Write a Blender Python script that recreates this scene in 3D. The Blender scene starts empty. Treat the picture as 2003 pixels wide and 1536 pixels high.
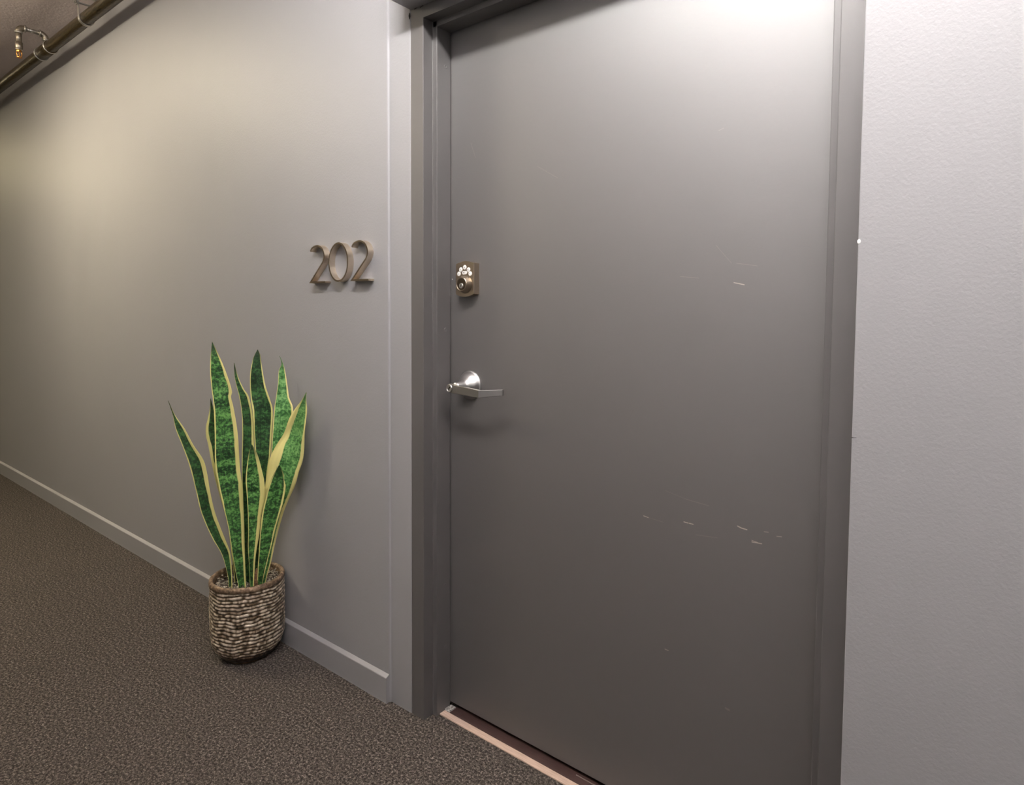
import bpy, bmesh, math, random
from mathutils import Vector, Matrix, noise

random.seed(7)
scene = bpy.context.scene
COL = scene.collection

# ------------------------------------------------------------------ camera
F_PX, YAW, PITCH, ROLL, CY = 1234.99, 0.673539, 0.048963, -0.0057705, 669.61
cam_data = bpy.data.cameras.new('camera')
cam = bpy.data.objects.new('camera', cam_data)
COL.objects.link(cam)
fwd = Vector((-math.sin(YAW) * math.cos(PITCH), math.cos(YAW) * math.cos(PITCH), -math.sin(PITCH)))
rgt = Vector((math.cos(YAW), math.sin(YAW), 0))
dwn = fwd.cross(rgt)
r2 = math.cos(ROLL) * rgt + math.sin(ROLL) * dwn
d2 = -math.sin(ROLL) * rgt + math.cos(ROLL) * dwn
m = Matrix((r2, -d2, -fwd)).transposed().to_4x4()
m.translation = Vector((0, -1.264, 1.22))
cam.matrix_world = m
cam_data.sensor_fit = 'HORIZONTAL'
cam_data.sensor_width = 36.0
cam_data.lens = F_PX * 36.0 / 2003.0
cam_data.shift_y = (CY - 768.0) / 2003.0
cam_data.clip_start = 0.02
scene.camera = cam

# ------------------------------------------------------------------ world, exposure
w = bpy.data.worlds.new('world')
scene.world = w
w.use_nodes = True
w.node_tree.nodes['Background'].inputs[0].default_value = (0.5, 0.5, 0.52, 1)
w.node_tree.nodes['Background'].inputs[1].default_value = 0.0
scene.view_settings.view_transform = 'Standard'
scene.view_settings.look = 'None'
scene.view_settings.gamma = 1.0
scene.view_settings.use_curve_mapping = False
scene.view_settings.exposure = 0.0

# strip lamps on the corridor ceiling: (x centre, y, length, side-lens emission, bottom-pan emission, colour)
LAMPS = [(-0.16, -1.00, 2.05, 158.0, 2.0, (1.0, 0.975, 0.955)),
         (-3.80, -1.03, 1.22, 8.0, 84.0, (1.0, 0.87, 0.64)),
         (-7.60, -1.03, 1.22, 7.0, 44.0, (1.0, 0.85, 0.52))]
CEIL = 2.79


# ------------------------------------------------------------------ helpers
def link(o, parent=None):
    COL.objects.link(o)
    if parent is not None:
        o.parent = parent
    return o


def tag(o, label=None, cat=None, group=None, kind=None):
    if label: o['label'] = label
    if cat: o['category'] = cat
    if group: o['group'] = group
    if kind: o['kind'] = kind
    return o


def empty(name, loc=(0, 0, 0)):
    o = bpy.data.objects.new(name, None)
    o.location = loc
    o.empty_display_size = 0.05
    return link(o)


def obj(name, bm, mat, parent=None, loc=(0, 0, 0), smooth=False):
    bmesh.ops.recalc_face_normals(bm, faces=bm.faces)
    me = bpy.data.meshes.new(name)
    bm.to_mesh(me); bm.free()
    for mt in (mat if isinstance(mat, (list, tuple)) else [mat]):
        me.materials.append(mt)
    if smooth:
        for p in me.polygons: p.use_smooth = True
    o = bpy.data.objects.new(name, me)
    o.location = loc
    return link(o, parent)


def box(bm, x0, x1, y0, y1, z0, z1, bevel=0.0, seg=2):
    g = bmesh.ops.create_cube(bm, size=1.0)
    vs = g['verts']
    for v in vs:
        v.co = Vector(((x0 + x1) / 2 + v.co.x * (x1 - x0), (y0 + y1) / 2 + v.co.y * (y1 - y0), (z0 + z1) / 2 + v.co.z * (z1 - z0)))
    if bevel > 0:
        es = list({e for v in vs for e in v.link_edges})
        bmesh.ops.bevel(bm, geom=es, offset=bevel, segments=seg, profile=0.5, affect='EDGES')


def prism(bm, poly, axis, a, b, bevel=0.0, seg=2, edges='long'):
    """extrude a closed 2-D polygon along an axis: 'x' poly=(y,z), 'y' poly=(x,z), 'z' poly=(x,y)"""
    def p3(p, t):
        return {'x': (t, p[0], p[1]), 'y': (p[0], t, p[1]), 'z': (p[0], p[1], t)}[axis]
    A = [bm.verts.new(p3(p, a)) for p in poly]
    B = [bm.verts.new(p3(p, b)) for p in poly]
    n = len(poly)
    bm.faces.new(A); bm.faces.new(B)
    for i in range(n):
        bm.faces.new((A[i], A[(i + 1) % n], B[(i + 1) % n], B[i]))
    if bevel > 0:
        es = []
        for i in range(n):
            e = bm.edges.get((A[i], B[i]))
            if e: es.append(e)
        if edges == 'all':
            es += [bm.edges.get((A[i], A[(i + 1) % n])) for i in range(n)] + [bm.edges.get((B[i], B[(i + 1) % n])) for i in range(n)]
        bmesh.ops.bevel(bm, geom=es, offset=bevel, segments=seg, profile=0.5, affect='EDGES')


def tube(bm, pts, rad, n=16, caps=True):
    """round tube along a polyline, radius a number or one per point"""
    pts = [Vector(p) for p in pts]
    rs = rad if isinstance(rad, (list, tuple)) else [rad] * len(pts)
    rings = []
    ref = None
    for i, p in enumerate(pts):
        t = (pts[min(i + 1, len(pts) - 1)] - pts[max(i - 1, 0)]).normalized()
        if ref is None:
            ref = t.orthogonal().normalized()
        ref = (ref - t * ref.dot(t)).normalized()
        b = t.cross(ref)
        rings.append([bm.verts.new(p + (ref * math.cos(2 * math.pi * k / n) + b * math.sin(2 * math.pi * k / n)) * rs[i]) for k in range(n)])
    for i in range(len(rings) - 1):
        for k in range(n):
            bm.faces.new((rings[i][k], rings[i][(k + 1) % n], rings[i + 1][(k + 1) % n], rings[i + 1][k]))
    if caps:
        bm.faces.new(rings[0]); bm.faces.new(rings[-1])


def lathe(bm, prof, axis_o, axis='z', n=40, mi=0):
    """prof = [(radius, height)]; axis 'z' up or 'y-' pointing out of the door (towards -Y)"""
    o = Vector(axis_o)
    rings = []
    for r, h in prof:
        ring = []
        for k in range(n):
            c, s = math.cos(2 * math.pi * k / n) * r, math.sin(2 * math.pi * k / n) * r
            ring.append(bm.verts.new(o + (Vector((c, s, h)) if axis == 'z' else Vector((c, -h, s)))))
        rings.append(ring)
    fs = []
    for i in range(len(rings) - 1):
        for k in range(n):
            fs.append(bm.faces.new((rings[i][k], rings[i][(k + 1) % n], rings[i + 1][(k + 1) % n], rings[i + 1][k])))
    fs.append(bm.faces.new(rings[0])); fs.append(bm.faces.new(rings[-1]))
    for f in fs: f.material_index = mi


# ------------------------------------------------------------------ materials
class NT:
    def __init__(self, name):
        self.mat = bpy.data.materials.new(name)
        self.mat.use_nodes = True
        self.t = self.mat.node_tree
        self.b = self.t.nodes['Principled BSDF']

    def n(self, kind, **kw):
        nd = self.t.nodes.new('ShaderNode' + kind)
        for k, v in kw.items():
            if k.startswith('i_'):
                key = k[2:]
                key = int(key) if key.isdigit() else key.replace('_', ' ')
                nd.inputs[key].default_value = v
            else:
                setattr(nd, k, v)
        return nd

    def l(self, a, b): self.t.links.new(a, b)

    def mth(self, op, a, b=None, c=None, clamp=False):
        nd = self.n('Math', operation=op, use_clamp=clamp)
        for i, v in enumerate((a, b, c)):
            if v is None: continue
            if isinstance(v, (int, float)): nd.inputs[i].default_value = v
            else: self.l(v, nd.inputs[i])
        return nd.outputs[0]

    def mix(self, fac, a, b):
        nd = self.n('Mix', data_type='RGBA')
        for i, v in ((0, fac), (6, a), (7, b)):
            if isinstance(v, (int, float)): nd.inputs[i].default_value = v
            elif isinstance(v, tuple): nd.inputs[i].default_value = v if len(v) == 4 else (*v, 1)
            else: self.l(v, nd.inputs[i])
        return nd.outputs[2]

    def ramp(self, fac, stops):
        nd = self.n('ValToRGB')
        cr = nd.color_ramp
        while len(cr.elements) < len(stops): cr.elements.new(0.5)
        for e, (p, c) in zip(cr.elements, stops):
            e.position = p; e.color = (*c, 1)
        self.l(fac, nd.inputs[0])
        return nd.outputs[0]

    def noise(self, co, scale, detail=2.0, rough=0.5):
        nd = self.n('TexNoise'); nd.inputs['Scale'].default_value = scale
        nd.inputs['Detail'].default_value = detail; nd.inputs['Roughness'].default_value = rough
        if co is not None: self.l(co, nd.inputs['Vector'])
        return nd.outputs[0]

    def co(self, which='Object'):
        return self.n('TexCoord').outputs[which]

    def scaled(self, co, s):
        nd = self.n('Mapping'); nd.inputs['Scale'].default_value = s
        self.l(co, nd.inputs['Vector']); return nd.outputs[0]

    def bump(self, h, strength, dist):
        nd = self.n('Bump'); nd.inputs['Strength'].default_value = strength
        nd.inputs['Distance'].default_value = dist
        self.l(h, nd.inputs['Height']); self.l(nd.outputs[0], self.b.inputs['Normal'])

    def set(self, **kw):
        for k, v in kw.items():
            s = self.b.inputs[k.replace('_', ' ')]
            if isinstance(v, tuple): s.default_value = v if len(v) == 4 else (*v, 1)
            elif isinstance(v, (int, float)): s.default_value = v
            else: self.l(v, s)
        return self


def painted(name, col, rough, peel_scale, peel, var=0.05, spec=0.5):
    t = NT(name)
    co = t.co()
    big = t.noise(co, 1.3, 3)
    c = t.mix(t.mth('MULTIPLY', big, 1.0), tuple(x * (1 - var) for x in col), tuple(x * (1 + var) for x in col))
    t.set(Base_Color=c, Roughness=rough, Specular_IOR_Level=spec)
    if peel > 0:
        t.bump(t.noise(co, peel_scale, 3, 0.55), 1.0, peel)
    return t


WALL_C = (0.292, 0.288, 0.295)
M = {}
M['wall_left'] = painted('satin_grey_wall_paint', WALL_C, 0.52, 160, 0.0004, spec=0.6).mat
M['wall_right'] = painted('rolled_grey_wall_paint', WALL_C, 0.42, 170, 0.0005).mat
M['frame'] = painted('dark_grey_frame_enamel', (0.084, 0.079, 0.077), 0.50, 90, 0.0002, spec=1.0).mat
M['ceiling'] = painted('grey_ceiling_paint', (0.72, 0.63, 0.625), 0.7, 60, 0.002).mat
M['wall_far'] = painted('grey_wall_paint', (0.27, 0.267, 0.27), 0.45, 150, 0.0004).mat


def metal(name, col, rough, rvar=0.1, scale=200, metallic=1.0):
    t = NT(name)
    n = t.noise(t.scaled(t.co(), (1, 1, 0.15)), scale, 3)
    t.set(Base_Color=col, Metallic=metallic, Roughness=t.mth('MULTIPLY_ADD', n, rvar, rough - rvar / 2))
    return t.mat


M['bronze'] = metal('brushed_bronze', (0.42, 0.35, 0.27), 0.32)
M['nickel_blade'] = metal('brushed_nickel_blade', (0.40, 0.39, 0.38), 0.40)
M['bronze_dark'] = metal('dark_bronze_face', (0.13, 0.10, 0.075), 0.38)
M['nickel'] = metal('satin_nickel', (0.60, 0.585, 0.57), 0.36)
M['brass_number'] = metal('brushed_nickel_bronze', (0.66, 0.57, 0.46), 0.36)
M['number_face'] = metal('dark_number_face', (0.16, 0.125, 0.09), 0.45)
M['key_dark'] = metal('keyway_dark', (0.05, 0.045, 0.04), 0.4)
M['steel'] = metal('galvanised_steel', (0.55, 0.53, 0.50), 0.38)
M['fitting'] = metal('malleable_iron_fitting', (0.33, 0.29, 0.24), 0.42)
M['copper'] = metal('sprinkler_brass', (0.72, 0.34, 0.10), 0.3)
t = NT('black_iron_pipe')
nn = t.noise(t.scaled(t.co(), (6, 30, 30)), 5, 4)
t.set(Base_Color=t.ramp(nn, [(0.35, (0.028, 0.019, 0.009)), (0.7, (0.085, 0.06, 0.024))]), Roughness=t.mth('MULTIPLY_ADD', nn, 0.25, 0.2), Metallic=0.35)
t.bump(nn, 0.5, 0.003)
M['pipe'] = t.mat
t = NT('white_button'); t.set(Base_Color=(0.86, 0.84, 0.80), Roughness=0.35); M['button'] = t.mat
t = NT('button_print'); t.set(Base_Color=(0.09, 0.085, 0.08), Roughness=0.5); M['print'] = t.mat
t = NT('exposed_plaster'); t.set(Base_Color=(0.85, 0.84, 0.82), Roughness=0.8); M['plaster'] = t.mat
t = NT('dark_gap'); t.set(Base_Color=(0.02, 0.018, 0.015), Roughness=0.9); M['gap'] = t.mat
t = NT('raw_wood_strip')
nn = t.noise(t.scaled(t.co(), (4, 60, 60)), 6, 4)
t.set(Base_Color=t.ramp(nn, [(0.3, (0.50, 0.36, 0.28)), (0.75, (0.72, 0.55, 0.44))]), Roughness=0.6); M['wood'] = t.mat
t = NT('stained_saddle')
nn = t.noise(t.scaled(t.co(), (4, 60, 60)), 8, 4)
t.set(Base_Color=t.ramp(nn, [(0.3, (0.030, 0.016, 0.014)), (0.8, (0.065, 0.036, 0.031))]), Roughness=0.45); M['saddle'] = t.mat
t = NT('scuffed_metal')
nn = t.noise(t.co(), 180, 4)
t.set(Base_Color=t.ramp(nn, [(0.35, (0.10, 0.09, 0.08)), (0.65, (0.55, 0.53, 0.50))]), Roughness=0.5); M['scuffed'] = t.mat

# carpet: looped pile, speckled taupe
t = NT('looped_carpet')
co = t.co()
vo = t.n('TexVoronoi'); vo.inputs['Scale'].default_value = 170; t.l(co, vo.inputs['Vector'])
n1 = t.noise(co, 135, 2, 0.6)
n2 = t.noise(co, 1.2, 2)
n3 = t.noise(co, 300, 1)
sp = t.mth('ADD', t.mth('MULTIPLY', n1, 0.62), t.mth('MULTIPLY', n3, 0.38))
c = t.ramp(sp, [(0.37, (0.014, 0.0120, 0.0106)), (0.47, (0.052, 0.0445, 0.0385)), (0.56, (0.117, 0.101, 0.087)), (0.66, (0.29, 0.252, 0.216))])
t.set(Base_Color=t.mix(t.mth('MULTIPLY', n2, 0.35), c, (0.073, 0.063, 0.054)), Roughness=0.95, Specular_IOR_Level=0.1)
hh = t.mth('SUBTRACT', t.mth('MULTIPLY', n1, 1.0), vo.outputs['Distance'])
t.bump(hh, 1.0, 0.004)
M['carpet'] = t.mat

# door paint, with its scratches (object space: x along the door, z up)
SCR = [(-1.2426, 1.7017, -1.2247, 1.6585, .0011, .25), (-1.0049, 1.6038, -0.939, 1.5648, .0010, .18),
       (-0.681, 0.7325, -0.669, 0.7308, .0012, .9), (-0.669, 0.7308, -0.63, 0.728, .0008, .25),
       (-0.5796, 0.7397, -0.5700, 0.7391, .0014, 1.0), (-0.5670, 0.7391, -0.5576, 0.7388, .0014, .95),
       (-0.4575, 0.7567, -0.4486, 0.7541, .0015, .95), (-0.4486, 0.7541, -0.4377, 0.7532, .0015, .95),
       (-0.4263, 0.7291, -0.4061, 0.7300, .0014, .9), (-0.4263, 0.7325, -0.4090, 0.7297, .0010, .7),
       (-0.6273, 0.8041, -0.575, 0.7930, .0010, .16), (-0.575, 0.7930, -0.523, 0.7886, .0012, .25),
       (-0.5511, 0.7161, -0.5018, 0.7204, .0011, .22), (-0.4015, 0.7569, -0.3931, 0.7577, .0011, .55),
       (-0.3755, 0.753, -0.3663, 0.7541, .0011, .55), (-0.4773, 1.2843, -0.4555, 1.2794, .0013, .75),
       (-0.5994, 1.301, -0.5561, 1.2963, .0008, .3), (-0.5182, 1.3664, -0.4838, 1.3261, .0009, .2),
       (-0.4728, 1.3256, -0.4299, 1.3184, .0009, .25), (-0.6202, 0.4261, -0.6124, 0.4255, .0014, .6),
       (-0.4739, 0.342, -0.4670, 0.3412, .0030, .35), (-0.518, 1.6135, -0.507, 1.617, .0009, .25)]
td = painted('dark_grey_door_enamel', (0.070, 0.0645, 0.062), 0.54, 70, 0.0002, spec=1.0)
td.set(IOR=1.75)
base_link = td.b.inputs['Base Color'].links[0].from_socket
sep = td.n('SeparateXYZ'); td.l(td.co(), sep.inputs[0])
comb = td.n('CombineXYZ'); td.l(sep.outputs[0], comb.inputs[0]); td.l(sep.outputs[2], comb.inputs[1])
acc = None
for (x0, z0, x1, z1, wd, op) in SCR:
    wd *= 0.8; op *= 0.75 if op > 0.4 else 0.4
    A = Vector((x0, z0, 0)); D = Vector((x1 - x0, z1 - z0, 0))
    s = td.n('VectorMath', operation='SUBTRACT'); td.l(comb.outputs[0], s.inputs[0]); s.inputs[1].default_value = A
    dt = td.n('VectorMath', operation='DOT_PRODUCT'); td.l(s.outputs[0], dt.inputs[0]); dt.inputs[1].default_value = D / D.length_squared
    cl = td.mth('ADD', dt.outputs['Value'], 0.0, clamp=True)
    sc = td.n('VectorMath', operation='SCALE'); sc.inputs[0].default_value = D; td.l(cl, sc.inputs['Scale'])
    df = td.n('VectorMath', operation='DISTANCE'); td.l(s.outputs[0], df.inputs[0]); td.l(sc.outputs[0], df.inputs[1])
    mk = td.mth('MULTIPLY', td.mth('LESS_THAN', df.outputs['Value'], wd), op)
    acc = mk if acc is None else td.mth('MAXIMUM', acc, mk)
rough_n = td.noise(td.scaled(td.co(), (260, 260, 260)), 1.0, 2)
td.set(Base_Color=td.mix(td.mth('MULTIPLY', acc, td.mth('MULTIPLY_ADD', rough_n, 0.8, 0.45, clamp=True)), base_link, (0.62, 0.52, 0.42)))
M['door'] = td.mat

# snake plant leaf: u across (margins outside 0.12..0.88), v along
def leaf_material(name, dark, mid, light, yellow):
    t = NT(name)
    uv = t.n('UVMap').outputs[0]
    sp = t.n('SeparateXYZ'); t.l(uv, sp.inputs[0])
    co = t.co()
    wob = t.mth('MULTIPLY_ADD', t.noise(t.scaled(co, (30, 30, 12)), 1.0, 3), 0.13, -0.065)
    d = t.mth('ABSOLUTE', t.mth('SUBTRACT', t.mth('ADD', sp.outputs[0], wob), 0.5))
    marg = t.n('MapRange', interpolation_type='SMOOTHSTEP'); t.l(d, marg.inputs[0])
    marg.inputs[1].default_value = 0.365; marg.inputs[2].default_value = 0.395
    mot = t.noise(t.scaled(co, (100, 100, 130)), 1.0, 3, 0.65)
    band = t.noise(t.scaled(co, (9, 9, 46)), 1.0, 2)
    stripe = t.noise(t.scaled(uv, (26, 0.6, 1)), 1.0, 2)
    f = t.mth('ADD', t.mth('ADD', t.mth('MULTIPLY', mot, 0.55), t.mth('MULTIPLY', band, 0.30)), t.mth('MULTIPLY', stripe, 0.15))
    g = t.ramp(f, [(0.425, dark), (0.495, mid), (0.585, light)])
    yl = t.mix(t.mth('MULTIPLY', t.noise(t.scaled(uv, (40, 2, 1)), 1.0, 2), 0.8), yellow, tuple(x * 0.72 for x in yellow))
    tipd = t.n('MapRange', interpolation_type='SMOOTHSTEP'); t.l(sp.outputs[1], tipd.inputs[0])
    tipd.inputs[1].default_value = 0.012; tipd.inputs[2].default_value = 0.07; tipd.inputs[3].default_value = 0.75; tipd.inputs[4].default_value = 0.0
    col = t.mix(tipd.outputs[0], t.mix(marg.outputs[0], g, yl), tuple(x * 0.9 for x in dark))
    t.set(Base_Color=col, Roughness=0.38, Specular_IOR_Level=0.5)
    t.bump(mot, 0.35, 0.0015)
    return t.mat


LEAF_A = leaf_material('mottled_leaf', (0.006, 0.026, 0.007), (0.030, 0.110, 0.024), (0.15, 0.34, 0.09), (0.88, 0.80, 0.30))
LEAF_B = leaf_material('dark_leaf', (0.006, 0.020, 0.007), (0.015, 0.055, 0.015), (0.055, 0.15, 0.042), (0.80, 0.74, 0.28))
LEAF_C = leaf_material('pale_leaf', (0.024, 0.10, 0.024), (0.090, 0.26, 0.070), (0.23, 0.46, 0.16), (0.92, 0.84, 0.34))

t = NT('woven_champagne_pot')
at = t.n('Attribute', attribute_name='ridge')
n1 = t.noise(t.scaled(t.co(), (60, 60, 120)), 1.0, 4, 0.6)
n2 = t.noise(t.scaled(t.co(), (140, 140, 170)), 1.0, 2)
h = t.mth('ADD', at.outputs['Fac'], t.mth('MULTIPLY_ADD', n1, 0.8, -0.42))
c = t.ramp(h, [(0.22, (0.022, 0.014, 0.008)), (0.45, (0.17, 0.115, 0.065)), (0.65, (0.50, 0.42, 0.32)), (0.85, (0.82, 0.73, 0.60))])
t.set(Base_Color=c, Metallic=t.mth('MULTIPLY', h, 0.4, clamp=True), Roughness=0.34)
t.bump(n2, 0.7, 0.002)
M['pot'] = t.mat
t = NT('brown_pot_rim')
n1 = t.noise(t.co(), 90, 4, 0.6)
t.set(Base_Color=t.ramp(n1, [(0.32, (0.045, 0.028, 0.016)), (0.55, (0.20, 0.135, 0.08)), (0.75, (0.42, 0.32, 0.22))]), Roughness=0.5, Metallic=0.25)
t.bump(n1, 0.8, 0.003)
M['pot_rim'] = t.mat
t = NT('bark_mulch')
n1 = t.noise(t.co(), 120, 3, 0.7)
t.set(Base_Color=t.ramp(n1, [(0.4, (0.018, 0.013, 0.010)), (0.6, (0.12, 0.09, 0.065))]), Roughness=0.8)
t.bump(n1, 1.0, 0.01)
M['soil'] = t.mat
t = NT('pale_chips')
n1 = t.noise(t.co(), 60, 2, 0.7)
t.set(Base_Color=t.ramp(n1, [(0.38, (0.06, 0.045, 0.03)), (0.62, (0.52, 0.47, 0.38))]), Roughness=0.5)
M['chips'] = t.mat
t = NT('brown_rhizome')
n1 = t.noise(t.co(), 150, 3, 0.7)
t.set(Base_Color=t.ramp(n1, [(0.35, (0.05, 0.025, 0.010)), (0.7, (0.26, 0.14, 0.06))]), Roughness=0.7)
M['rhizome'] = t.mat
t = NT('lamp_diffuser'); t.set(Base_Color=(0.9, 0.9, 0.88), Roughness=0.5); M['opal'] = t.mat
t = NT('lamp_housing'); t.set(Base_Color=(0.75, 0.75, 0.74), Roughness=0.5); M['housing'] = t.mat

# ------------------------------------------------------------------ the setting
bm = bmesh.new()
box(bm, -12.0, 3.0, -1.95, 0.30, -0.12, 0.0)
tag(obj('floor', bm, M['carpet']), 'taupe speckled loop-pile carpet covering the corridor floor', kind='structure')

bm = bmesh.new()
prism(bm, [(-12.0, -0.004), (-1.4846, -0.004), (-1.4830, 0.002), (-1.391, 0.002), (-1.391, 0.2), (-12.0, 0.2)], 'z', 0.0, CEIL, bevel=0.0025)
wl = tag(obj('wall_left', bm, M['wall_left']), 'satin grey corridor wall behind the plant and the number', kind='structure')

bm = bmesh.new()
prism(bm, [(-0.211, -0.076), (3.0, -0.076), (3.0, 0.2), (-0.211, 0.2)], 'z', 0.0, CEIL, bevel=0.0015)
wr = tag(obj('wall_right', bm, M['wall_right']), 'textured pale grey wall right of the door', kind='structure')
bm = bmesh.new()
box(bm, -1.3905, -0.2112, -0.076, 0.2, 2.0822, CEIL, bevel=0.0012)
tag(obj('wall_header', bm, M['wall_right']), 'grey boxed header over the door frame', kind='structure')
bm = bmesh.new()
box(bm, -12.0, 3.0, -2.05, -1.95, 0.0, CEIL)
tag(obj('wall_opposite', bm, M['wall_far']), 'grey wall on the far side of the corridor', kind='structure')
bm = bmesh.new()
box(bm, -12.1, -12.0, -2.05, 0.2, 0.0, CEIL)
tag(obj('wall_end', bm, M['wall_far']), 'grey wall closing the corridor far left', kind='structure')
bm = bmesh.new()
box(bm, 3.0, 3.1, -2.05, 0.2, 0.0, CEIL)
tag(obj('wall_near_end', bm, M['wall_far']), 'grey wall closing the corridor on the right', kind='structure')
bm = bmesh.new()
box(bm, -12.1, 3.1, -2.05, 0.2, CEIL, CEIL + 0.1)
tag(obj('ceiling', bm, M['ceiling']), 'dull mauve-grey painted ceiling above the pipe', kind='structure')

# baseboard with a sloped top ledge, cut off at the wall's end
bm = bmesh.new()
prism(bm, [(-0.004, 0.0), (-0.0165, 0.0), (-0.0165, 0.0795), (-0.0155, 0.0815), (-0.004, 0.0885)], 'x', -12.0, -1.4870)
tag(obj('baseboard_left', bm, M['wall_left']), 'low grey baseboard with a light-catching top edge', kind='structure')

# chipped paint on the outer corner of the right wall
bm = bmesh.new()
bmesh.ops.create_icosphere(bm, subdivisions=2, radius=0.0035, matrix=Matrix.Translation((-0.2095, -0.0762, 1.3395)) @ Matrix.Diagonal((0.8, 0.25, 1.2, 1)))
obj('paint_chip', bm, M['plaster'], wr)
bm = bmesh.new()
prism(bm, [(-0.2110, 1.0090), (-0.2035, 1.0100), (-0.2035, 1.0106), (-0.2110, 1.0104)], 'y', -0.0764, -0.0755)
obj('crack', bm, M['gap'], wr)

# ------------------------------------------------------------------ steel door frame
fr = tag(empty('trim_1', (-0.80, 0.003, 0.0)), 'dark grey rebated steel frame around the door', kind='structure')
FX = Vector((-0.80, 0.003, 0.0))


def fobj(name, bm, mat, parent=fr):
    for v in bm.verts: v.co -= FX
    return obj(name, bm, mat, parent)


YF, YS, YD, YB = 0.003, 0.040, 0.096, 0.15
bm = bmesh.new()
prism(bm, [(-1.391, YF), (-1.3387, YF), (-1.3387, YS), (-1.3212, YS), (-1.3212, YD), (-1.3387, YD), (-1.3387, YB), (-1.391, YB)], 'z', 0.0, 2.09, bevel=0.0014)
jl = fobj('jamb', bm, M['frame']); jl['label'] = 'latch-side jamb with four screw heads in its stop'
bm = bmesh.new()
prism(bm, [(-0.2125, YF), (-0.2640, YF), (-0.2640, YS), (-0.2835, YS), (-0.2835, YD), (-0.2640, YD), (-0.2640, YB), (-0.2125, YB)], 'z', 0.0, 2.09, bevel=0.0014)
fobj('jamb', bm, M['frame'])
bm = bmesh.new()
prism(bm, [(YF, 2.0822), (YF, 2.0475), (YS, 2.0475), (YS, 2.0310), (YD, 2.0310), (YD, 2.0475), (YB, 2.0475), (YB, 2.0822)], 'x', -1.3390, -0.2637, bevel=0.0012)
fobj('head', bm, M['frame'])
for z in (1.9288, 1.1643, 0.3947, 0.2006):
    bm = bmesh.new()
    prof = [(0.0062, 0.0), (0.0058, 0.0008), (0.0042, 0.0011), (0.0030, 0.0003), (0.0012, -0.0002)]
    rings = []
    for r, h in prof:
        rings.append([bm.verts.new((-1.3212 + h, 0.0755 + r * math.cos(k * math.pi / 8), z + r * math.sin(k * math.pi / 8))) for k in range(16)])
    for i in range(len(rings) - 1):
        for k in range(16):
            bm.faces.new((rings[i][k], rings[i][(k + 1) % 16], rings[i + 1][(k + 1) % 16], rings[i + 1][k]))
    f = bm.faces.new(rings[-1]); f.material_index = 1
    for v in bm.verts: v.co -= FX
    obj('screw', bm, [M['frame'], M['gap']], fr, smooth=True)
# cracked caulk at the frame's upper corner
for poly in ([(-1.3745, 2.0815), (-1.3640, 2.0840), (-1.3655, 2.0862), (-1.3740, 2.0850)], [(-1.3520, 2.0800), (-1.3380, 2.0828), (-1.3390, 2.0842), (-1.3510, 2.0825)]):
    bm = bmesh.new()
    prism(bm, [(p[0], p[1] - 0.003) for p in poly], 'y', YF - 0.0006, YF + 0.001)
    fobj('caulk_crack', bm, M['gap'])
bm = bmesh.new()
prism(bm, [(-1.3925, 2.0745), (-1.3905, 2.0640), (-1.3925, 2.0560), (-1.3955, 2.0660)], 'y', -0.0006, 0.001)
fobj('caulk_crack', bm, M['gap'])

# ------------------------------------------------------------------ door leaf, lock, lever
D0 = Vector((-0.80, 0.120, 0.012))
door = tag(empty('door_1', D0), 'dark grey scratched flush door with keypad lock and lever', kind='structure')


def dobj(name, bm, mat, parent=door, smooth=False, pivot=None):
    """build from world coordinates; pivot = world origin of the new object"""
    pv = Vector(pivot) if pivot is not None else D0
    for v in bm.verts: v.co -= pv
    base = Vector((0, 0, 0))
    q = parent
    while q is not None:
        base += q.location; q = q.parent
    return obj(name, bm, mat, parent, loc=pv - base, smooth=smooth)


bm = bmesh.new()
box(bm, -1.3350, -0.2680, 0.0985, 0.1425, 0.018, 2.044, bevel=0.0012)
dobj('door_leaf', bm, M['door'], pivot=(0, 0, 0))

# keypad deadbolt
LP = Vector((-1.2455, 0.0985, 1.312))
bm = bmesh.new()
xl, xr, zt, zb = -1.2815, -1.2093, 1.3565, 1.2690
poly = [(xl, zb)]
K = 14
for i in range(K + 1):
    s = i / K
    poly.append((xl + (xr - xl) * s, zb - 0.0078 * math.sin(math.pi * s) ** 0.9)) if 0 < i < K else None
poly.append((xr, zb)); poly.append((xr, zt))
for i in range(K - 1, 0, -1):
    s = i / K
    poly.append((xl + (xr - xl) * s, zt + 0.0068 * math.sin(math.pi * s) ** 1.3))
poly.append((xl, zt))
prism(bm, poly, 'y', 0.0985, 0.0765, bevel=0.0)
front = [e for e in bm.edges if all(abs(v.co.y - 0.0765) < 1e-6 for v in e.verts)]
bmesh.ops.bevel(bm, geom=front, offset=0.0022, segments=3, profile=0.5, affect='EDGES')
lock = dobj('keypad_lock', bm, M['bronze'], pivot=LP)
lock['label'] = 'bronze keypad deadbolt with white buttons'
BX = [(-1.2451, 1.3455), (-1.2605, 1.3394), (-1.2303, 1.3383), (-1.2677, 1.3273), (-1.2237, 1.3267)]
for x, z in BX:
    bm = bmesh.new()
    lathe(bm, [(0.0066, -0.001), (0.0066, 0.0008), (0.0058, 0.0016), (0.0030, 0.0019), (0.0004, 0.002)], (x, 0.0765, z), 'y-', 20)
    # the printed figures: a short dark dash and dot, too small to read
    g = bmesh.ops.create_cube(bm, size=1.0, matrix=Matrix.Translation((x - 0.0004, 0.0745, z - 0.0003)) @ Matrix.Rotation(0.5, 4, 'Y') @ Matrix.Diagonal((0.0034, 0.0006, 0.0014, 1)))
    for f in {f for v in g['verts'] for f in v.link_faces}: f.material_index = 1
    dobj('button', bm, [M['button'], M['print']], lock, pivot=(x, 0.0765, z))
bm = bmesh.new()
K = 24
poly = []
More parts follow.
